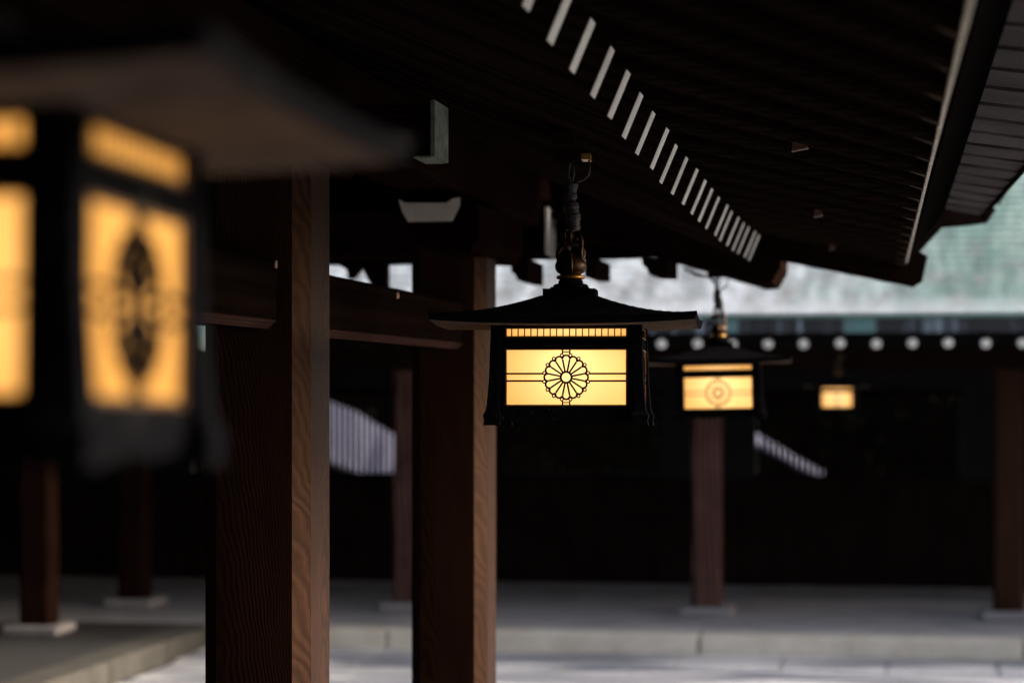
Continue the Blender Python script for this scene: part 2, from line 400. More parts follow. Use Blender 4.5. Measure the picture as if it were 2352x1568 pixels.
tie(3.652, PY1-.152, H+.165, H+.352, H+.160, H+.345)
t2 = tie(PY1+.152, PY2-.152, H+.150, H+.338, H+.150, H+.335)
for u, v in ((632, 607), (912, 678)):
    Y = (PX+.065) / ((ax(u, 10))/10)
    p = at(u, v, Y)
    m = MB(); m.lathe([(0, 0), (.011, 0), (.011, .004), (0, .004)], 10)
    G(m.build('wood_plug', M['plug'], None, (PX+.0655, Y, p.z), rot=(0, math.pi/2, 0)))
# purlin over pillars and boat-shaped bracket arms with white painted ends
boxo_p = boxo('purlin', PX-.12, PX+.12, -2.3, 11.2, H+.74, H+.98, M['wood_y'], None, .012); G(boxo_p)
def boat(y0, y1):
    # profile seen from the near end: white cap with one turned-up corner above a rounded brown body
    cap = [(915, 458), (930, 466), (1025, 466), (1040, 456), (1057, 453), (1057, 472), (1040, 508), (938, 510), (924, 488)]
    pts = [at(u, v, y0) for u, v in cap]
    m = MB(); m.prism(pts, (.0, y1-y0, 0), 1, 0)
    body = [(938, 512), (1038, 511), (1072, 470), (1098, 470), (1100, 545), (1080, 578), (990, 578), (955, 552)]
    m.prism([at(u, v, y0+.03) for u, v in body], (0, y1-y0-.03, 0), 1)
    o = G(m.build('bracket_arm', [M['white'], M['wood_y']])); return o
boat(8.8, 9.9)
m = MB(); m.box(-.12, .12, -.55, .55, -.055, .055, 0)
me = m.mesh('bracket_arm', M['wood_y'], .01)
G(inst('bracket_arm', me, None, (PX, PY1, H+.68))); G(inst('bracket_arm', me, None, (PX, 3.5, H+.68)))
# cross beams whose painted ends reach towards the court
def cross_beam(u0, u1, v0, v1, Y, xin, cap):
    a = at(u1, v0, Y); b = at(u1, v1, Y); th = .13; x1 = a.x
    m = MB(); c = .012
    z0, z1 = b.z, a.z
    m.box(xin, x1-.004, Y, Y+th, z0, z1, 0)
    m.box(x1-.004, x1, Y+.0, Y+th, z0, z1, 1)
    if cap: m.box(x1-.10, x1+.03, Y-.01, Y+th+.01, z1+.002, z1+.028, 0)
    o = G(m.build('cross_beam', [M['wood_x'], cap or M['white']])); return o
M['green_white'] = simple('green_tarnished_white', (.15, .18, .145), .6, 0, .6, 26, .2)
cb = MB(); a = at(1000, 240, 6.5); b = at(1000, 362, 6.5)
cb.box(PX+.15, a.x, 6.44, 6.62, b.z, a.z, 0); cb.box(a.x, a.x+.012, 6.43, 6.63, b.z-.004, a.z+.004, 1); cb.box(a.x-.05, a.x, 6.438, 6.622, b.z-.006, b.z-.001, 1)  # pale strip beneath the end paints in its lit lower face
G(cb.build('cross_beam', [M['wood_x'], M['green_white']]))
cb = MB(); a = at(1262, 480, 11.0); b = at(1262, 586, 11.0)
cb.box(-3.6, a.x, 11.0, 11.14, b.z, a.z, 0); cb.box(a.x, a.x+.012, 10.86, 11.12, b.z, a.z, 1); cb.box(a.x+.02, a.x+.1, 10.95, 11.13, a.z-.05, a.z-.015, 2)
G(cb.build('cross_beam', [M['dark_x'], M['white'], M['wood_x']]))

# base rafters, white painted ends
PH = math.atan(.42); RW, RH, RL = .085, .122, 2.75
def rx(Y): return .0089*Y - .7335
def rh(Y): return .00714*Y*Y - .13334*Y + 1.1697
m = MB()
m.box(-RL, 0, -RW/2, RW/2, 0, RH, 0)
m.add([(.0015, -RW/2+.002, .002), (.0015, RW/2-.002, .002), (.0015, RW/2-.002, RH-.002), (.0015, -RW/2+.002, RH-.002),
       (0, -RW/2+.002, .002), (0, RW/2-.002, .002), (0, RW/2-.002, RH-.002), (0, -RW/2+.002, RH-.002)],
      [(0, 1, 2, 3), (0, 4, 5, 1), (1, 5, 6, 2), (2, 6, 7, 3), (3, 7, 4, 0)], 1)
rafter_me = m.mesh('rafter', [M['rafterwood'], M['white']])
for n_ in range(-8, 19):
    Y = (16.97+n_)*.3
    dx = random.uniform(-.004, .004)
    G(inst('rafter', rafter_me, None, (rx(Y)+dx, Y, H+rh(Y)+random.uniform(-.002, .002)), (random.uniform(-.006, .006), PH + random.uniform(-.004, .004), random.uniform(-.006, .006))))
# boards lying on the base rafters
ny = 30; m = MB()
ys = [2.2 + i*(8.75/ny) for i in range(ny+1)]
for a, b in zip(ys[:-1], ys[1:]):
    za = lambda Y, X: H + rh(Y) + RH/math.cos(PH) + .004 + (rx(Y)-X)*math.tan(PH)
    X0, X1 = -.72, -3.15
    m.add([(X0, a, za(a, X0)), (X1, a, za(a, X1)), (X1, b, za(b, X1)), (X0, b, za(b, X0)),
           (X0, a, za(a, X0)+.02), (X1, a, za(a, X1)+.02), (X1, b, za(b, X1)+.02), (X0, b, za(b, X0)+.02)],
          [(0, 1, 2, 3), (7, 6, 5, 4), (0, 3, 7, 4), (1, 5, 6, 2), (0, 4, 5, 1), (3, 2, 6, 7)])
G(m.build('ceiling_boards', M['dark_y']))
# soffit boards of the flying eave
def ex(Y): return .102 + (Y-3.5)*(.0383-.102)/7.3         # eave edge
EH = .563
def sh(Y): return rh(Y) + RH + .035                         # height over rafter ends
SW = 8.9/43
def soffit_board(y):
    m = MB(); a, b = y+.001, y+SW+.014
    xi = rx(y) - .28
    def zz(X, Y, lift):
        s = (sh(Y) - EH)/(ex(Y)-rx(Y)); return H + EH + (ex(Y)-X)*s + lift
    xo = ex(y) - .001
    pts = [(xi, a, zz(xi, y, 0)), (xo, a, zz(xo, y, 0)), (xo, b, zz(xo, y, .009)), (xi, b, zz(xi, y, .009))]
    v = [Vector(p) for p in pts]; up = Vector((0, 0, .024))
    m.add(v + [p+up for p in v], [(0, 1, 2, 3), (7, 6, 5, 4), (0, 4, 5, 1), (1, 5, 6, 2), (2, 6, 7, 3), (3, 7, 4, 0)])
    return G(m.build('soffit_board', M['soffit']))
y = 2.05
k = 0
while y < 10.85:
    soffit_board(y)
    if k % 2 == 0:
        Y = y + SW*.5
        s = (sh(Y) - EH)/(ex(Y)-rx(Y))
        a = Vector((rx(Y)-.1, Y, H+EH+(ex(Y)-rx(Y)+.1)*s-.007)); b = Vector((ex(Y)-.002, Y, H+EH-.006))
        mm_ = MB(); mm_.bar(a-a, b-a, .024, .016)
        bo = G(mm_.build('soffit_batten', M['batten'], None, a))
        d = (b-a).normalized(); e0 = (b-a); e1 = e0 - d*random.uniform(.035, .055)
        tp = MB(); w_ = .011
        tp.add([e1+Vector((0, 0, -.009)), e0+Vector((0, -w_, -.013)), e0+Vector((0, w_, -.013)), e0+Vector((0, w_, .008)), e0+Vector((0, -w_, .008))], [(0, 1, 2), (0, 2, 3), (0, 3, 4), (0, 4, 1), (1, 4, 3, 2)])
        tp.build('batten_tip', M['tip'], bo)  # pale wedge shaped like the light along the eave
    y += SW; k += 1
def strip(name, fa, mat, ya=1.9, yb=10.95, n=12, lab=None):     # section fa(Y) -> list of (x,h) swept along Y
    m = MB(); vs = []; K = len(fa(1))
    for i in range(n+1):
        Y = ya + (yb-ya)*i/n; vs += [(x, Y, H+h) for x, h in fa(Y)]
    fs = [(i*K+k, i*K+(k+1) % K, (i+1)*K+(k+1) % K, (i+1)*K+k) for i in range(n) for k in range(K)] + [tuple(range(K)), tuple(n*K+k for k in range(K))[::-1]]
    m.add(vs, fs); return G(m.build(name, mat))
strip('eave_edge', lambda Y: [(ex(Y), EH-.008), (ex(Y)+.008, EH-.008), (ex(Y)+.008, EH+.03), (ex(Y), EH+.03)], M['pale_edge'])
def ox(Y): return .222 + (Y-4.7)*(.199-.222)/5.6
M['black'] = simple('blackened_fascia', (.002, .0018, .0018), .8, 0, .3, 6, .1, 0)
strip('fascia_board', lambda Y: [(ex(Y)+.009, EH+.003), (ex(Y)+.02, EH+.003), (ox(Y), .748), (ox(Y), .80), (ex(Y)+.009, .80)], M['black'])
def bx(Y): return .411 + (Y-8)*(.348-.411)/2.4 if Y > 8 else .411 + (8-Y)*.012
y = 10.35; i = 0
while y > 1.9:                                             # grey boards of the outer eave
    y0 = y - .352
    m = MB()
    q = [(ox(y0)+.001, y0+.006, H+.752), (bx(y0), y0+.006, H+.722), (bx(y), y-.001, H+.730), (ox(y)+.001, y-.001, H+.760)]
    m.add([Vector(p) for p in q] + [Vector(p)+Vector((0, 0, .014)) for p in q], [(0, 1, 2, 3), (7, 6, 5, 4), (0, 4, 5, 1), (1, 5, 6, 2), (2, 6, 7, 3), (3, 7, 4, 0)])
    G(m.build('eave_shingle_board', M['grey_x'])); y = y0
strip('gutter_edge', lambda Y: [(bx(Y)+.001, .715), (bx(Y)+.012, .715), (bx(Y)+.012, .80), (bx(Y)+.001, .80)], M['dark_y'], 1.9, 10.36)
# roof covering: closes off the sky
m = MB()
sec = [(.44, .79), (-3.1, 2.15), (-6.4, .95), (-6.4, 1.02), (-3.1, 2.5), (.44, .90)]
m.prism([(x, -2.8, H+h) for x, h in sec], (0, 13.4, 0))
G(m.build('roof', M['ridge']))
m = MB(); m.prism([(x, 10.6, H+h) for x, h in [(-.9, 1.15), (-3.1, 2.0), (-6.2, .9), (-6.2, .97), (-3.1, 2.35), (-.9, 1.38)]], (0, 1.0, 0))
G(m.build('gable_roof', M['ridge']))
# end wall above the opening and its stepped tail pieces
EY = 11.3
zb = az(1300, 594, EY)
m = MB(); m.prism([(-5.1, EY, zb), (-1.28, EY, zb), (-1.05, EY, H+.62), (-1.05, EY, H+1.2), (-3.1, EY, H+2.1), (-5.1, EY, H+1.3)], (0, .12, 0))
G(m.build('gable_wall', M['dark_x']))
def tail(u0, u1, v1, step=True):
    pts = [(u0, 594), (u0+2, v1-22), (u0+12, v1-14), (u0+16, v1-2), (u0+24, v1), (u1, v1), (u1, 594)] if step else [(u0, 594), (u0, v1), (u1, v1), (u1, 594)]
    m = MB(); m.prism([at(u, v, EY-.5) for u, v in pts], (0, .5, 0))
    G(m.build('rafter_tail', M['dark_x']))
tail(1172, 1211, 646); tail(1342, 1372, 636, False); tail(1474, 1533, 631)
m = MB(); m.prism([at(u, v, EY-.02) for u, v in [(1040, 594), (1137, 594), (1137, 603), (1165, 600), (1165, 594)]] , (0, .0199, 0)); 
def brace(pts, Y=EY-.1):
    m = MB(); m.prism([at(u, v, Y) for u, v in pts], (0, .09, 0)); G(m.build('brace', M['wood_x']))
brace([(700, 590), (795, 590), (802, 600), (797, 620), (775, 607), (700, 607)])
brace([(795, 590), (843, 590), (835, 606), (828, 612), (812, 634), (800, 640), (796, 618)])
brace([(829, 590), (886, 590), (886, 672), (860, 664), (846, 645), (831, 612)])
brace([(886, 590), (961, 590), (961, 604), (886, 607)])
# two big sloping end rafters (base tier and flying tier)
m = MB(); m.prism([at(u, v, 10.95) for u, v in [(1300, 440), (1530, 500), (1793, 572), (1791, 612), (1772, 647), (1740, 650), (1530, 590), (1420, 560), (1300, 545)]], (0, .75, 0))
G(m.build('end_rafter', M['dark_x']))
m = MB(); m.prism([at(u, v, 10.85) for u, v in [(1700, 520), (2000, 540), (2086, 561), (2131, 588), (2119, 644), (2098, 656), (1797, 596), (1700, 575)]], (0, .2, 0))
er = G(m.build('end_rafter', M['wood_x']))
m = MB(); m.prism([at(u, v, 10.60) for u, v in [(2096, 440), (2150, 452), (2155, 470), (2142, 512), (2130, 519), (2090, 513)]], (0, .2, 0))
G(m.build('beam_stub', M['wood_x']))
m = MB(); m.prism([(-1.0, 10.96, H+.70), (.09, 10.96, H+.60), (.2, 10.96, H+.72), (.40, 10.96, H+.74), (.44, 10.96, H+.80), (-1.0, 10.96, H+1.40)], (0, .04, 0)); G(m.build('end_board', M['dark_x']))
m = MB(); m.prism([(-1.0, 1.85, H+.90), (.09, 1.85, H+.60), (.2, 1.85, H+.72), (.40, 1.85, H+.74), (.44, 1.85, H+.80), (-1.0, 1.85, H+1.40)], (0, .04, 0)); G(m.build('end_board', M['dark_x']))
M['fit'] = simple('reddish_fitting', (.10, .05, .04), .6, 0, .4, 60)  # small reddish blocks standing in for lit bits of rafter
for u, v, w_ in ((1838, 322, .022), (1880, 481, .016), (1912, 560, .014)):
    a = at(u, v, 1.0) - Vector((0, 0, EYE)); best = None
    for q in range(250, 1090):
        Y = q/100; p = a*Y; sl_ = (sh(Y)-EH)/(ex(Y)-rx(Y)); hh = EH+(ex(Y)-p.x)*sl_
        if best is None or abs(hh-p.z) < best[0]: best = (abs(hh-p.z), Y, p.x, hh)
    _, Y, X, hh = best
    m = MB(); m.prism([(-w_, -.02, -.03), (w_, -.02, -.022), (w_*.6, -.02, 0), (-w_*.8, -.02, .002)], (0, .04, 0)); G(m.build('wood_block', M['fit'], None, (X, Y, H+hh)))
# closing walls to the left and behind the photographer
boxo('side_wall', -5.2, -5.1, -2.5, 11.9, FLOOR, H+1.35, M['dark_y'], None).name = 'side_wall'; G(bpy.data.objects['side_wall'])
# unseen hall behind the viewer, added to keep sky light off the pillar fronts
blocker_hall = thing('main_hall', 'dark timber hall front behind the viewer', 'building', (6, -3.2, 0))
hw = boxo('wall', 1.3, 24, -3.0, -2.8, 0, 6.5, M['dark_x'], None); hw.parent = blocker_hall; hw.matrix_parent_inverse = Matrix.Translation(blocker_hall.location).inverted()  # front wall of the unseen hall, added to block light
m = MB(); m.prism([(1.2, -1.5, 5.9), (1.2, -8, 9), (1.2, -8, 9.3), (1.2, -1.5, 6.2)], (24, 0, 0)); hr = m.build('roof', M['ridge']); hr.parent = blocker_hall; hr.matrix_parent_inverse = Matrix.Translation(blocker_hall.location).inverted()  # roof of the unseen hall, added to block light
boxo('rear_wall', -5.1, .9, -2.5, -2.4, 0, H+1.1, M['dark_x'], None); G(bpy.data.objects['rear_wall'])

# ---------------------------------------------------------------- far L-shaped cloister
clo = thing('cloister_building', 'long cloister across the court with verdigris copper roof and a row of white rafter ends', 'building', (0, FPY, FLOOR))
def Cc(o): o.parent = clo; o.matrix_parent_inverse = Matrix.Translation(clo.location).inverted(); return o
fp = pillar_mesh(.30, .03, H+.176-FLOOR).mesh('pillar', M['pillar'])
fp3 = pillar_mesh(.30, .03, H+.176-FLOOR).mesh('pillar', M['oldpillar'])
fp2 = pillar_mesh(.30, .03, H+.176-FLOOR).mesh('pillar', M['weathered'])
far_p = [(ax(u, FPY), FPY) for u in (310, 941, 1624, 2316)] + [(ax(2316, FPY)+3.07, FPY)]
far_p += [(ax(90, 21.7), 21.7), (ax(90, 21.7), 18.6)]
bs_m = MB(); bs_m.box(-.27, .27, -.27, .27, 0, .085); bsme = bs_m.mesh('base_stone', M['base_stone'], .015)
for x, y in far_p:
    p = Cc(inst('pillar', fp2 if y == FPY and -8 < x < 0 else fp3 if x < -7 else fp, None, (x, y, FLOOR)))
    inst('base_stone', bsme, p, (0, 0, .0))
# copper roof in stepped courses
E0, EZ, SL = 22.0, az(1176, 724, 22.0)-.003, .62
m = MB(); rw = .135; N = 32
for i in range(N):
    d0, d1 = i*rw, (i+1)*rw+.01
    y0, z0 = E0 + d0*math.cos(math.atan(SL)), EZ + d0*math.sin(math.atan(SL)) + .028
    y1, z1 = E0 + d1*math.cos(math.atan(SL)), EZ + d1*math.sin(math.atan(SL))
    m.add([(-15, y0, z0-.03), (27, y0, z0-.03), (27, y0, z0), (-15, y0, z0), (27, y1, z1), (-15, y1, z1)], [(0, 1, 2, 3), (3, 2, 4, 5)])
crs = Cc(m.build('roof_courses', M['copper'])); crs['kind'] = 'stuff'
ry, rz = E0 + N*rw*math.cos(math.atan(SL)), EZ + N*rw*math.sin(math.atan(SL))
m = MB(); m.prism([(-15, ry, rz-.1), (-15, ry+3.3, EZ+.2), (-15, ry+3.3, EZ+.1), (-15, ry, rz-.3), (-15, E0+.3, EZ-.03), (-15, E0+.3, EZ+.0)][:4] + [(-15, E0+.02, EZ-.03), (-15, E0+.02, EZ-.005)], (42, 0, 0))
Cc(m.build('roof_deck', M['ridge']))
m = MB(); m.box(-15, 27, ry-.2, ry+.2, rz-.05, rz+.35)
Cc(m.build('roof_ridge', M['ridge']))
zf1, zf0 = EZ-.035, az(1176, 766, E0)
m = MB(); m.box(-15, 27, E0+.03, E0+.09, zf0, zf1)
Cc(m.build('fascia', M['fascia']))
m = MB(); m.box(-15, 27, E0+.0, E0+.12, zf1+.002, EZ-.004)
Cc(m.build('eave_trim', simple('green_eave_trim', (.06, .12, .09), .5)))
# round rafters with white ends
rz_ = az(1900, 789, E0+.15); m = MB()
m.lathe([(0, 0), (.040, 0), (.044, .004), (.044, 1.7)], 14, mi=0)
for k_, f in enumerate(m.f): m.mi[k_] = 1 if k_ < 28 else 0
rme = m.mesh('rafter', [M['dark_y'], M['white']])
x = ax(1520, E0+.15) - (ax(1601, E0+.15)-ax(1520, E0+.15))*4
while x < 4.8:
    Cc(inst('rafter', rme, None, (x+random.uniform(-.006, .006), E0+.15, rz_+random.uniform(-.005, .005)), (-math.pi/2+.42, 0, 0))); x += ax(1601, E0+.15)-ax(1520, E0+.15)
# ceiling, lintels, back wall with lattice windows
m = MB(); m.prism([(-15, E0+.12, zf0-.0), (-15, WY+.5, zf0+1.7), (-15, WY+.5, zf0+1.8), (-15, E0+.12, zf0+.05)], (42, 0, 0))
Cc(m.build('ceiling', M['dark_x']))
m = MB(); m.box(-13, 26, FPY-.16, FPY+.16, H+.18, H+.42); Cc(m.build('lintel', M['dark_x']))
wz0, wz1 = az(1000, 1086, WY), az(1000, 904, WY)
wins = [(440, 931), (1062, 1520), (1737, 2205)]
wx = [(ax(a, WY), ax(b, WY)) for a, b in wins]; wx.append((wx[-1][1]+.6, wx[-1][1]+2.9))
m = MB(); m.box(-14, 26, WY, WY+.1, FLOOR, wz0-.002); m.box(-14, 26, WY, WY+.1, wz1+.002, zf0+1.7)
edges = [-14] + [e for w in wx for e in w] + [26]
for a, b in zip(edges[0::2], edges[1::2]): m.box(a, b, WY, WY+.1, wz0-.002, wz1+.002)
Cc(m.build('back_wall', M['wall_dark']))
x = -13.0
while x < 5.6:                                             # upright boards below and between the windows
    zt = wz0-.055
    b_ = MB(); b_.box(-.155, .155, -.012, .012, 0, zt-FLOOR-.052)
    if 'wbme' not in globals(): wbme = b_.mesh('wall_board', M['board'])
    Cc(inst('wall_board', wbme, None, (x, WY-.0125-random.uniform(0, .004), FLOOR+.052))); x += .325
for zz_ in (FLOOR+.75,):
    m = MB(); m.box(-13.2, 5.7, WY-.06, WY-.031, zz_, zz_+.10); Cc(m.build('wall_rail', M['board']))
m = MB(); m.box(-14, 26, WY-.14, WY-.004, FLOOR, FLOOR+.05); Cc(m.build('wall_sill', M['sill']))
sl = MB(); sl.box(-.016, .016, -.03, .03, 0, wz1-wz0)
slme = sl.mesh('slat', M['dark_z'])
for a, b in wx[:3]:
    m = MB()
    m.box(a-.03, b+.03, WY-.05, WY-.003, wz1-.02, wz1+.04); m.box(a-.03, b+.03, WY-.05, WY-.003, wz0-.05, wz0)
    w = Cc(m.build('lattice_window', M['dark_x']))
    n_ = int((b-a)/.0675)
    for i in range(1, n_+1):
        o = inst('slat', slme, w, (a+i*(b-a)/(n_+1), WY+.04, wz0), (0, 0, 0), (1.45 if a > -2 else 1, 1, 1))
# left wing: outer wall and roof
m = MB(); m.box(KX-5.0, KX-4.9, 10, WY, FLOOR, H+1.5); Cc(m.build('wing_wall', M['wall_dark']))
m = MB(); m.prism([(KX+1.1, 9.5, H+.30), (KX-2.6, 9.5, H+1.9), (KX-5.6, 9.5, H+.6), (KX-5.6, 9.5, H+.7), (KX-2.6, 9.5, H+2.1), (KX+1.1, 9.5, H+.41)], (0, 12.45, 0))
Cc(m.build('wing_roof', M['ridge']))
m = MB(); m.box(KX-1.95, KX-1.75, 10, 24.4, H+.18, H+.42); Cc(m.build('lintel', M['dark_y']))

# ---------------------------------------------------------------- outside, seen through the slats
def patch_roof(label, front, back, Y, dY, loc_u):  # made-up roof shapes standing in for a bright reflection behind the slats
    m = MB(); a = [at(u, v, Y) for u, v in front]; b = [at(u, v, Y+dY) for u, v in back]
    n = len(a)
    th = Vector((0, 0, -.06))
    vs = a + b + [p+th for p in a] + [p+th for p in b]
    fs = []
    for i in range(n-1):
        fs += [(i, i+1, n+i+1, n+i), (2*n+i, 3*n+i, 3*n+i+1, 2*n+i+1), (i, 2*n+i, 2*n+i+1, i+1), (n+i, n+i+1, 3*n+i+1, 3*n+i)]
    fs += [(0, n, 3*n, 2*n), (n-1, 3*n-1, 4*n-1, 2*n-1)]
    base = Vector((sum(p.x for p in a)/n, Y+dY/2, 0))
    root = thing('outbuilding', label, 'shed', base)  # no real shed, a stand-in for a bright reflection
    m.v = [tuple(Vector(p)-base) for p in m.v]
    m.add([p-base for p in vs], fs)
    m.build('roof', M['pale_roof'], root)
    zt = min(p.z for p in a) - .07
    w = MB(); x0 = min(p.x for p in a)+.15-base.x; x1 = max(p.x for p in a)-.15-base.x
    w.box(x0, x1, -dY/2+.2, dY/2, 0, zt); w.build('wall', M['wall_dark'], root)  # made-up wall below the stand-in roof shape
patch_roof('low outbuilding with pale lilac roof seen through the lattice behind the first pillar', [(560, 1030), (700, 1040), (760, 1062), (830, 1086), (880, 1089), (945, 1091)], [(560, 840), (700, 900), (757, 922), (820, 945), (875, 980), (945, 1022)], 30.5, 2.4, 800)
patch_roof('small outbuilding whose slanting pale roof edge glints through the lattice right of the second lantern', [(1730, 1014), (1780, 1040), (1830, 1068), (1890, 1097)], [(1730, 990), (1780, 1017), (1830, 1048), (1890, 1080)], 31.5, .8, 1800)
# hedge and trees beyond
def leafmass(name, x0, x1, y0, y1, z0, z1, n, sz, label):
    m = MB()
    for _ in range(n):
        c = Vector((random.uniform(x0, x1), random.uniform(y0, y1), z0+(z1-z0)*random.random()**.8))
        a = Vector([random.gauss(0, 1) for _ in range(3)]).normalized()*sz*random.uniform(.5, 1.3)
        b = a.cross(Vector([random.gauss(0, 1) for _ in range(3)])).normalized()*sz*.6
        m.add([c-a, c+b, c+a, c-b], [(0, 1, 2, 3)])
    m.box(x0, x1, (y0+y1)/2-.2, (y0+y1)/2+.2, z0, z1*.93)
    o = m.build(name, M['foliage']); o['kind'] = 'stuff'; o['label'] = label; o['category'] = name
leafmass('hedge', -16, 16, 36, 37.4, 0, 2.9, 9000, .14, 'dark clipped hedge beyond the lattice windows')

# ---------------------------------------------------------------- lanterns
def roof_h(s, t):
    r = max(abs(s), abs(t)); e = min(abs(s), abs(t))/max(r, 1e-6)
    base = .286 + (.066*((1-r)/.8)**1.75 if r > .2 else .066)
    return base + .011*(e**2.6)*r*r
BX, BY = .2, .145; RX, RY = .352, .300
def lantern_parts():
    P = {}
    # roof with upturned corners
    m = MB(); N = 28
    ts = [-1+2*i/N for i in range(N+1)]
    top = [(s*RX, t*RY, roof_h(s, t)) for t in ts for s in ts]
    und = [(s*RX*.985, t*RY*.985, min(roof_h(s, t)-.020,   .265+.011*(min(abs(s), abs(t))/max(abs(s), abs(t), 1e-6))**2.6*max(abs(s), abs(t))**2)) for t in ts for s in ts]
    K = N+1; g = lambda i, j, o=0: o+j*K+i
    fs = []; mi = []
    for j in range(N):
        for i in range(N):
            fs.append((g(i, j), g(i+1, j), g(i+1, j+1), g(i, j+1))); mi.append(0)
            fs.append((g(i, j, K*K), g(i, j+1, K*K), g(i+1, j+1, K*K), g(i+1, j, K*K))); mi.append(1)
    for i in range(N):
        for q in (((i, 0), (i+1, 0)), ((i+1, N), (i, N)), ((0, i+1), (0, i)), ((N, i), (N, i+1))):
            (a, b), (c, d) = q
            fs.append((g(a, b), g(a, b, K*K), g(c, d, K*K), g(c, d))); mi.append(0)
    m.add(top+und, fs, mi); P['roof'] = m.mesh('roof', [M['bronze'], M['underside']])
    m = MB(); m.box(-.071, .071, -.06, .06, .345, .3695); m.box(-.052, .052, -.045, .045, .3697, .374)
    m.lathe([(.0, .374), (.048, .374), (.049, .379), (.044, .384), (.034, .386), (.034, .391), (.03, .397), (0, .397)])
    P['roof_cap'] = m.mesh('roof_cap', M['bronze'])
    m = MB(); m.lathe([(0, .3975), (.036, .3975), (.039, .401), (.038, .407), (.030, .409), (0, .409)])
    P['collar'] = m.mesh('collar', M['brass'])
    m = MB(); m.lathe([(.026, .409), (.038, .417), (.043, .428), (.043, .438), (.038, .449), (.028, .459), (.018, .465), (.014, .470), (0, .472)], 20)
    m.tube([(-.032, 0, .445), (-.036, 0, .47), (-.02, 0, .497), (0, 0, .505), (.02, 0, .497), (.036, 0, .47), (.030, 0, .44), (.026, -.01, .42)], .0065)
    m.tube([(.004, -.042, .41), (.006, -.046, .43), (.004, -.04, .452), (0, -.03, .47)], .004)
    P['finial'] = m.mesh('finial', [M['brass_dark']])
    # rails, stiles, floor plate
    m = MB()
    for sg in (-1, 1):
        y0, y1 = sorted((sg*(BY-.002), sg*(BY-.016)))
        m.box(-BX+.012, BX-.012, y0, y1, .026, .0515); m.box(-BX+.012, BX-.012, y0, y1, .2045, .2335); m.box(-BX+.012, BX-.012, y0, y1, .2615, .275)
        for s2 in (-1, 1):
            x0, x1 = sorted((s2*.1635, s2*(BX-.012))); m.box(x0, x1, y0, y1, .0515, .2045); m.box(x0, x1, y0, y1, .2335, .2615)
        x0, x1 = sorted((sg*(BX-.002), sg*(BX-.016)))
        yy = BY-.017
        m.box(x0, x1, -yy, yy, .026, .0515); m.box(x0, x1, -yy, yy, .2045, .2335); m.box(x0, x1, -yy, yy, .2615, .275)
        for s2 in (-1, 1):
            y0, y1 = sorted((s2*.1115, s2*yy)); m.box(x0, x1, y0, y1, .0515, .2045); m.box(x0, x1, y0, y1, .2335, .2615)
    m.box(-BX+.017, BX-.017, -BY+.017, BY-.017, .026, .032)
    m.box(-BX+.017, BX-.017, -BY+.017, BY-.017, .2645, .2665)
    P['frame'] = m.mesh('frame', M['bronze'])
    # corner posts with flared feet (one per corner)
    m = MB(); sec = [(.275, .000, .0135), (.12, .004, .0145), (.055, .0075, .016), (.038, .0085, .018), (.028, .009, .024), (.012, .0095, .0205), (.0, .0095, .0225)]
    vs = []
    for z, off, r in sec:
        vs += [(off-r, off-r, z), (off+r, off-r, z), (off+r, off+r, z), (off-r, off+r, z)]
    fs = [(i*4+k, i*4+(k+1) % 4, (i+1)*4+(k+1) % 4, (i+1)*4+k) for i in range(len(sec)-1) for k in range(4)] + [(0, 1, 2, 3), tuple((len(sec)-1)*4+k for k in range(4))]
    m.add(vs, fs); P['post'] = m.mesh('post', M['bronze'], .0012)
    # scalloped apron between the feet, centred; long and short
    for nm, hw in (('L', BX-.03), ('S', BY-.03)):
        m = MB(); pts = [(-hw, .026), (hw, .026)]; n = 30
        for i in range(n+1):
            x = hw - 2*hw*i/n; q = abs(x)/hw
            pts.append((x, .0075 + .0025*math.cos(q*9.5) + .011*max(0, q-.8)*5*(q > .8)))
        m.prism([(x, 0, z) for x, z in pts], (0, .006, 0)); P['apron'+nm] = m.mesh('apron', M['bronze'])
    # panes, trims, grilles, emblems
    for nm, hw in (('L', .1635), ('S', .1115)):
        m = MB(); m.box(-hw+.0002, hw-.0002, .0045, .006, .0517, .2043); P['pane'+nm] = m.mesh('pane', M['pane'])
        m = MB(); m.box(-hw+.0002, hw-.0002, .0045, .006, .2337, .2613); P['strip'+nm] = m.mesh('strip_pane', M['pane'])
        m = MB(); w = .0042
        for z0, z1 in ((.052, .204), (.2345, .2605)):
            m.box(-hw, hw, .0005, .0042, z0-.001, z0-.001+w); m.box(-hw, hw, .0005, .0042, z1+.001-w, z1+.001)
            m.box(-hw, -hw+w, .0005, .0042, z0-.001+w, z1+.001-w); m.box(hw-w, hw, .0005, .0042, z0-.001+w, z1+.001-w)
        P['trim'+nm] = m.mesh('trim', M['trim'])
        m = MB(); nb = 18 if nm == 'L' else 12
        for i in range(1, nb+1):
            x = -hw + 2*hw*i/(nb+1); m.box(x-.0015, x+.0015, .0030, .0042, .2345, .2605)
        P['grille'+nm] = m.mesh('grille', M['bronze'])
        m = MB(); cz = .128; lw = .0034; d0, d1 = -.0005, .0043
        circ = lambda cx, cy, r, a0=0, a1=2*math.pi, n=24, cl=True: [(cx+r*math.cos(a0+(a1-a0)*k/(n if cl else n-1)), cy+r*math.sin(a0+(a1-a0)*k/(n if cl else n-1))) for k in range(n)]
        m.ribbon(circ(0, cz, .0145, n=28), .0058, d0, d1, True)
        R1 = .0500; ha = math.pi/16; cap = R1*math.sin(ha)*1.0
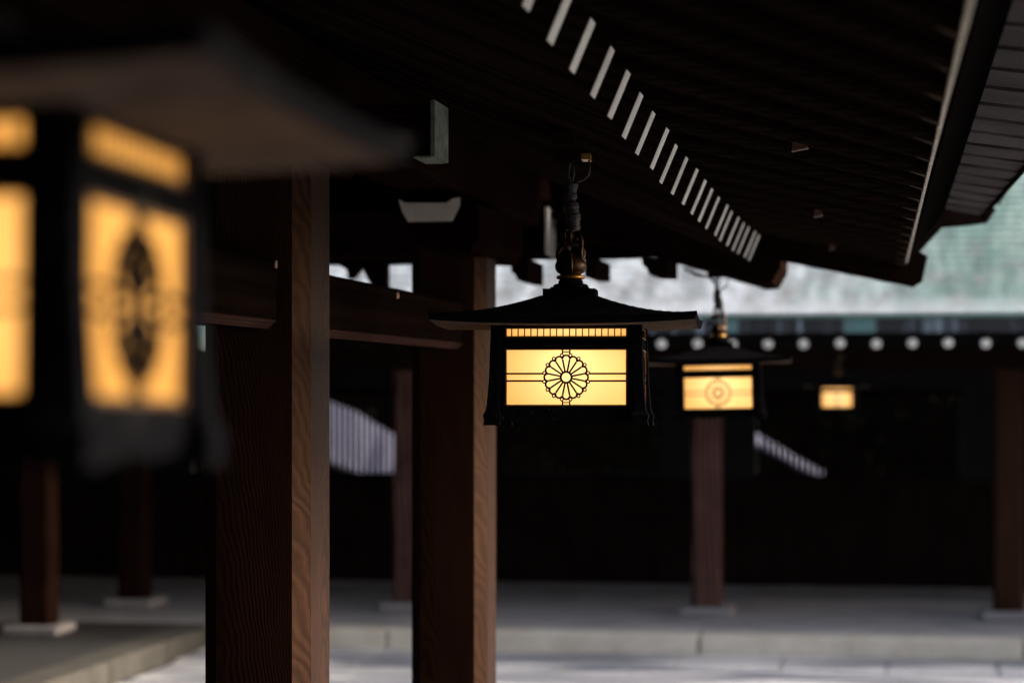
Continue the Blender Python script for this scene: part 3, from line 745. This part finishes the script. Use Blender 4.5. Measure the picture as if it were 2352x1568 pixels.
        for i in range(16):
            th = i*2*ha
            aa = th+ha
            m.ribbon([((.0165)*math.cos(aa), cz+.0165*math.sin(aa)), (R1*math.cos(ha)*math.cos(aa)/1.0, cz+R1*math.cos(ha)*math.sin(aa))], .0047, d0, d1)
            ccx, ccy = R1*math.cos(ha)*math.cos(th), cz+R1*math.cos(ha)*math.sin(th)
            m.ribbon(circ(ccx, ccy, cap, th-math.pi/2, th+math.pi/2, 11, False), .0050, d0, d1)
            m.ribbon(circ(.0597*math.cos(aa), cz+.0597*math.sin(aa), .0040, n=10), .0032, d0+.0004, d1-.0004, True)
        e = .0615
        for sg in (-1, 1):
            for o in (-.0097, .0097):
                x0, x1 = sorted((sg*e, sg*(hw-.0042))); m.box(x0, x1, d0, d1, cz+o-.0024, cz+o+.0024)
                z0, z1 = sorted((cz+sg*e, cz+sg*.0755)); m.box(o-.0019, o+.0019, d0, d1, z0, z1)
            m.box(-.0105, .0105, d0+.0002, d1-.0002, *sorted((cz+sg*.0685, cz+sg*.0655)))
        P['emblem'+nm] = m.mesh('emblem', M['bronze'])
    return P
M['brass_dark'] = simple('dark_aged_brass', (.045, .022, .010), .42, .7, .7, 50, .35)
P = lantern_parts()
def make_lantern(label, loc, rot, top, power=.355, cable=False, sc=1.0, tint=(1, .83, .56)):
    L = thing('hanging_lantern', label, 'lantern', loc, 'square metal lanterns hanging in a row under the eaves', rot)
    L.scale = (sc, sc, sc)
    for k in ('roof', 'roof_cap', 'collar', 'finial', 'frame'): inst(k, P[k], L)
    for sx in (-1, 1):
        for sy in (-1, 1):
            inst('post', P['post'], L, (sx*(BX-.012), sy*(BY-.012), 0), (0, 0, 0), (sx, sy, 1))
    for nm, ang, dist in (('L', 0, BY), ('L', math.pi, BY), ('S', math.pi/2, BX), ('S', -math.pi/2, BX)):
        R = Matrix.Rotation(ang, 3, 'Z'); d = R @ Vector((0, -dist, 0))
        pane = inst('pane', P['pane'+nm], L, d, (0, 0, ang)); inst('strip_pane', P['strip'+nm], L, d, (0, 0, ang))
        inst('trim', P['trim'+nm], L, d, (0, 0, ang)); inst('grille', P['grille'+nm], L, d, (0, 0, ang))
        inst('emblem', P['emblem'+nm], L, d, (0, 0, ang)); inst('apron', P['apron'+nm], L, d*.985, (0, 0, ang))
    # wrapped rod, shackle, wire loop, mounting block
    zt = top; z0 = .512
    m = MB(); n = 40; pts = []; rr = []
    for i in range(n+1):
        t = i/n; z = .53+(zt-.075-.53)*t
        pts.append((.003*math.sin(t*7)+.004*(1-t), .002*math.cos(t*9), z)); rr.append(.0175 + .0014*math.sin(i*2.1) + .003*(t < .6) + .0015*math.sin(i*.7))
    m.tube(pts, rr, 10); m.build('wrapped_rod', M['rod'], L)
    m = MB()
    m.tube([(-.012, 0, .545), (-.019, 0, .52), (-.012, 0, .495), (0, 0, .488), (.012, 0, .495), (.019, 0, .52), (.012, 0, .545)], .005)
    m.tube([(0, -.016, .535), (0, -.02, .512), (0, 0, .488), (0, .02, .512), (0, .016, .535)], .005)
    m.tube([(-.03, -.005, .500), (-.018, -.012, .488), (.0, -.014, .481)], .0075)
    m.tube([(.02, -.004, .53), (.030, -.004, .50), (.028, -.008, .47), (.031, -.01, .44)], .006)
    m.build('shackle', M['brass_dark'], L)
    m = MB()
    m.tube([(.0, 0, zt-.075), (-.008, 0, zt-.055), (-.006, 0, zt-.03), (0, 0, zt-.018)], .005)
    m.tube([(.012, -.004, zt-.09), (.018, -.004, zt-.072), (.036, -.004, zt-.066), (.048, -.004, zt-.056), (.052, -.004, zt-.035), (.050, -.004, zt-.012)], .0028)
    m.tube([(0, 0, zt-.08), (.008, .002, zt-.05), (.004, 0, zt-.018)], .004)
    m.build('wire_hook', M['rod'], L)
    m = MB(); m.box(-.045, .03, -.04, .04, zt-.018, zt+.012); m.box(-.17*0-.035, .02, -.16, .16, zt+.012, zt+.05)
    m.build('mounting_block', M['dark_y'], L)
    m = MB(); m.box(.0305, .055, -.03, .03, zt-.014, zt+.002); m.build('brass_plate', M['brass'], L)
    if cable:
        m = MB(); m.tube([(-.16, 0, zt+.03), (-.10, 0, zt+.0), (-.04, 0, zt-.012), (-.01, 0, zt-.04), (0, 0, zt-.10)], .007); m.build('cable', M['rod'], L)
    ld = bpy.data.lights.new('lantern_bulb', 'POINT'); ld.energy = power; ld.shadow_soft_size = .035; ld.color = tint
    lo = bpy.data.objects.new('bulb', ld); C.objects.link(lo); lo.parent = L; lo.location = (0, 0, .155)
    return L
c = at(1299, 1022, 6.5)
make_lantern('sharply focused lantern in mid picture with its flower emblem standing out dark', (c.x-.006, 6.5+.145, H-.1055), (math.radians(-.9), 0, math.radians(3.0)), .735, sc=1.028)
c = at(1648, 902, 11.4)
make_lantern('second lantern beyond the sharp one, its emblem washed out yellow, before the reddish far pillar', (c.x, 11.4+.145, c.z-.128), (0, math.radians(-1.0), math.radians(2)), .70, cable=True)
c = at(1921, 914, 22.0)
make_lantern('smallest and farthest lantern, hanging under the row of white round rafter ends', (c.x, 22.0+.5, c.z-.128), (0, 0, math.radians(-2)), .60, sc=.86)
c = at(307, 702, 1.83)
make_lantern('large blurred lantern close to the viewer, cut off by the picture edge', (-.843, 1.945, H-.0675), (math.radians(-1.6), 0, math.radians(-1.5)), .79, sc=1.066, power=.38, tint=(1, .66, .31))
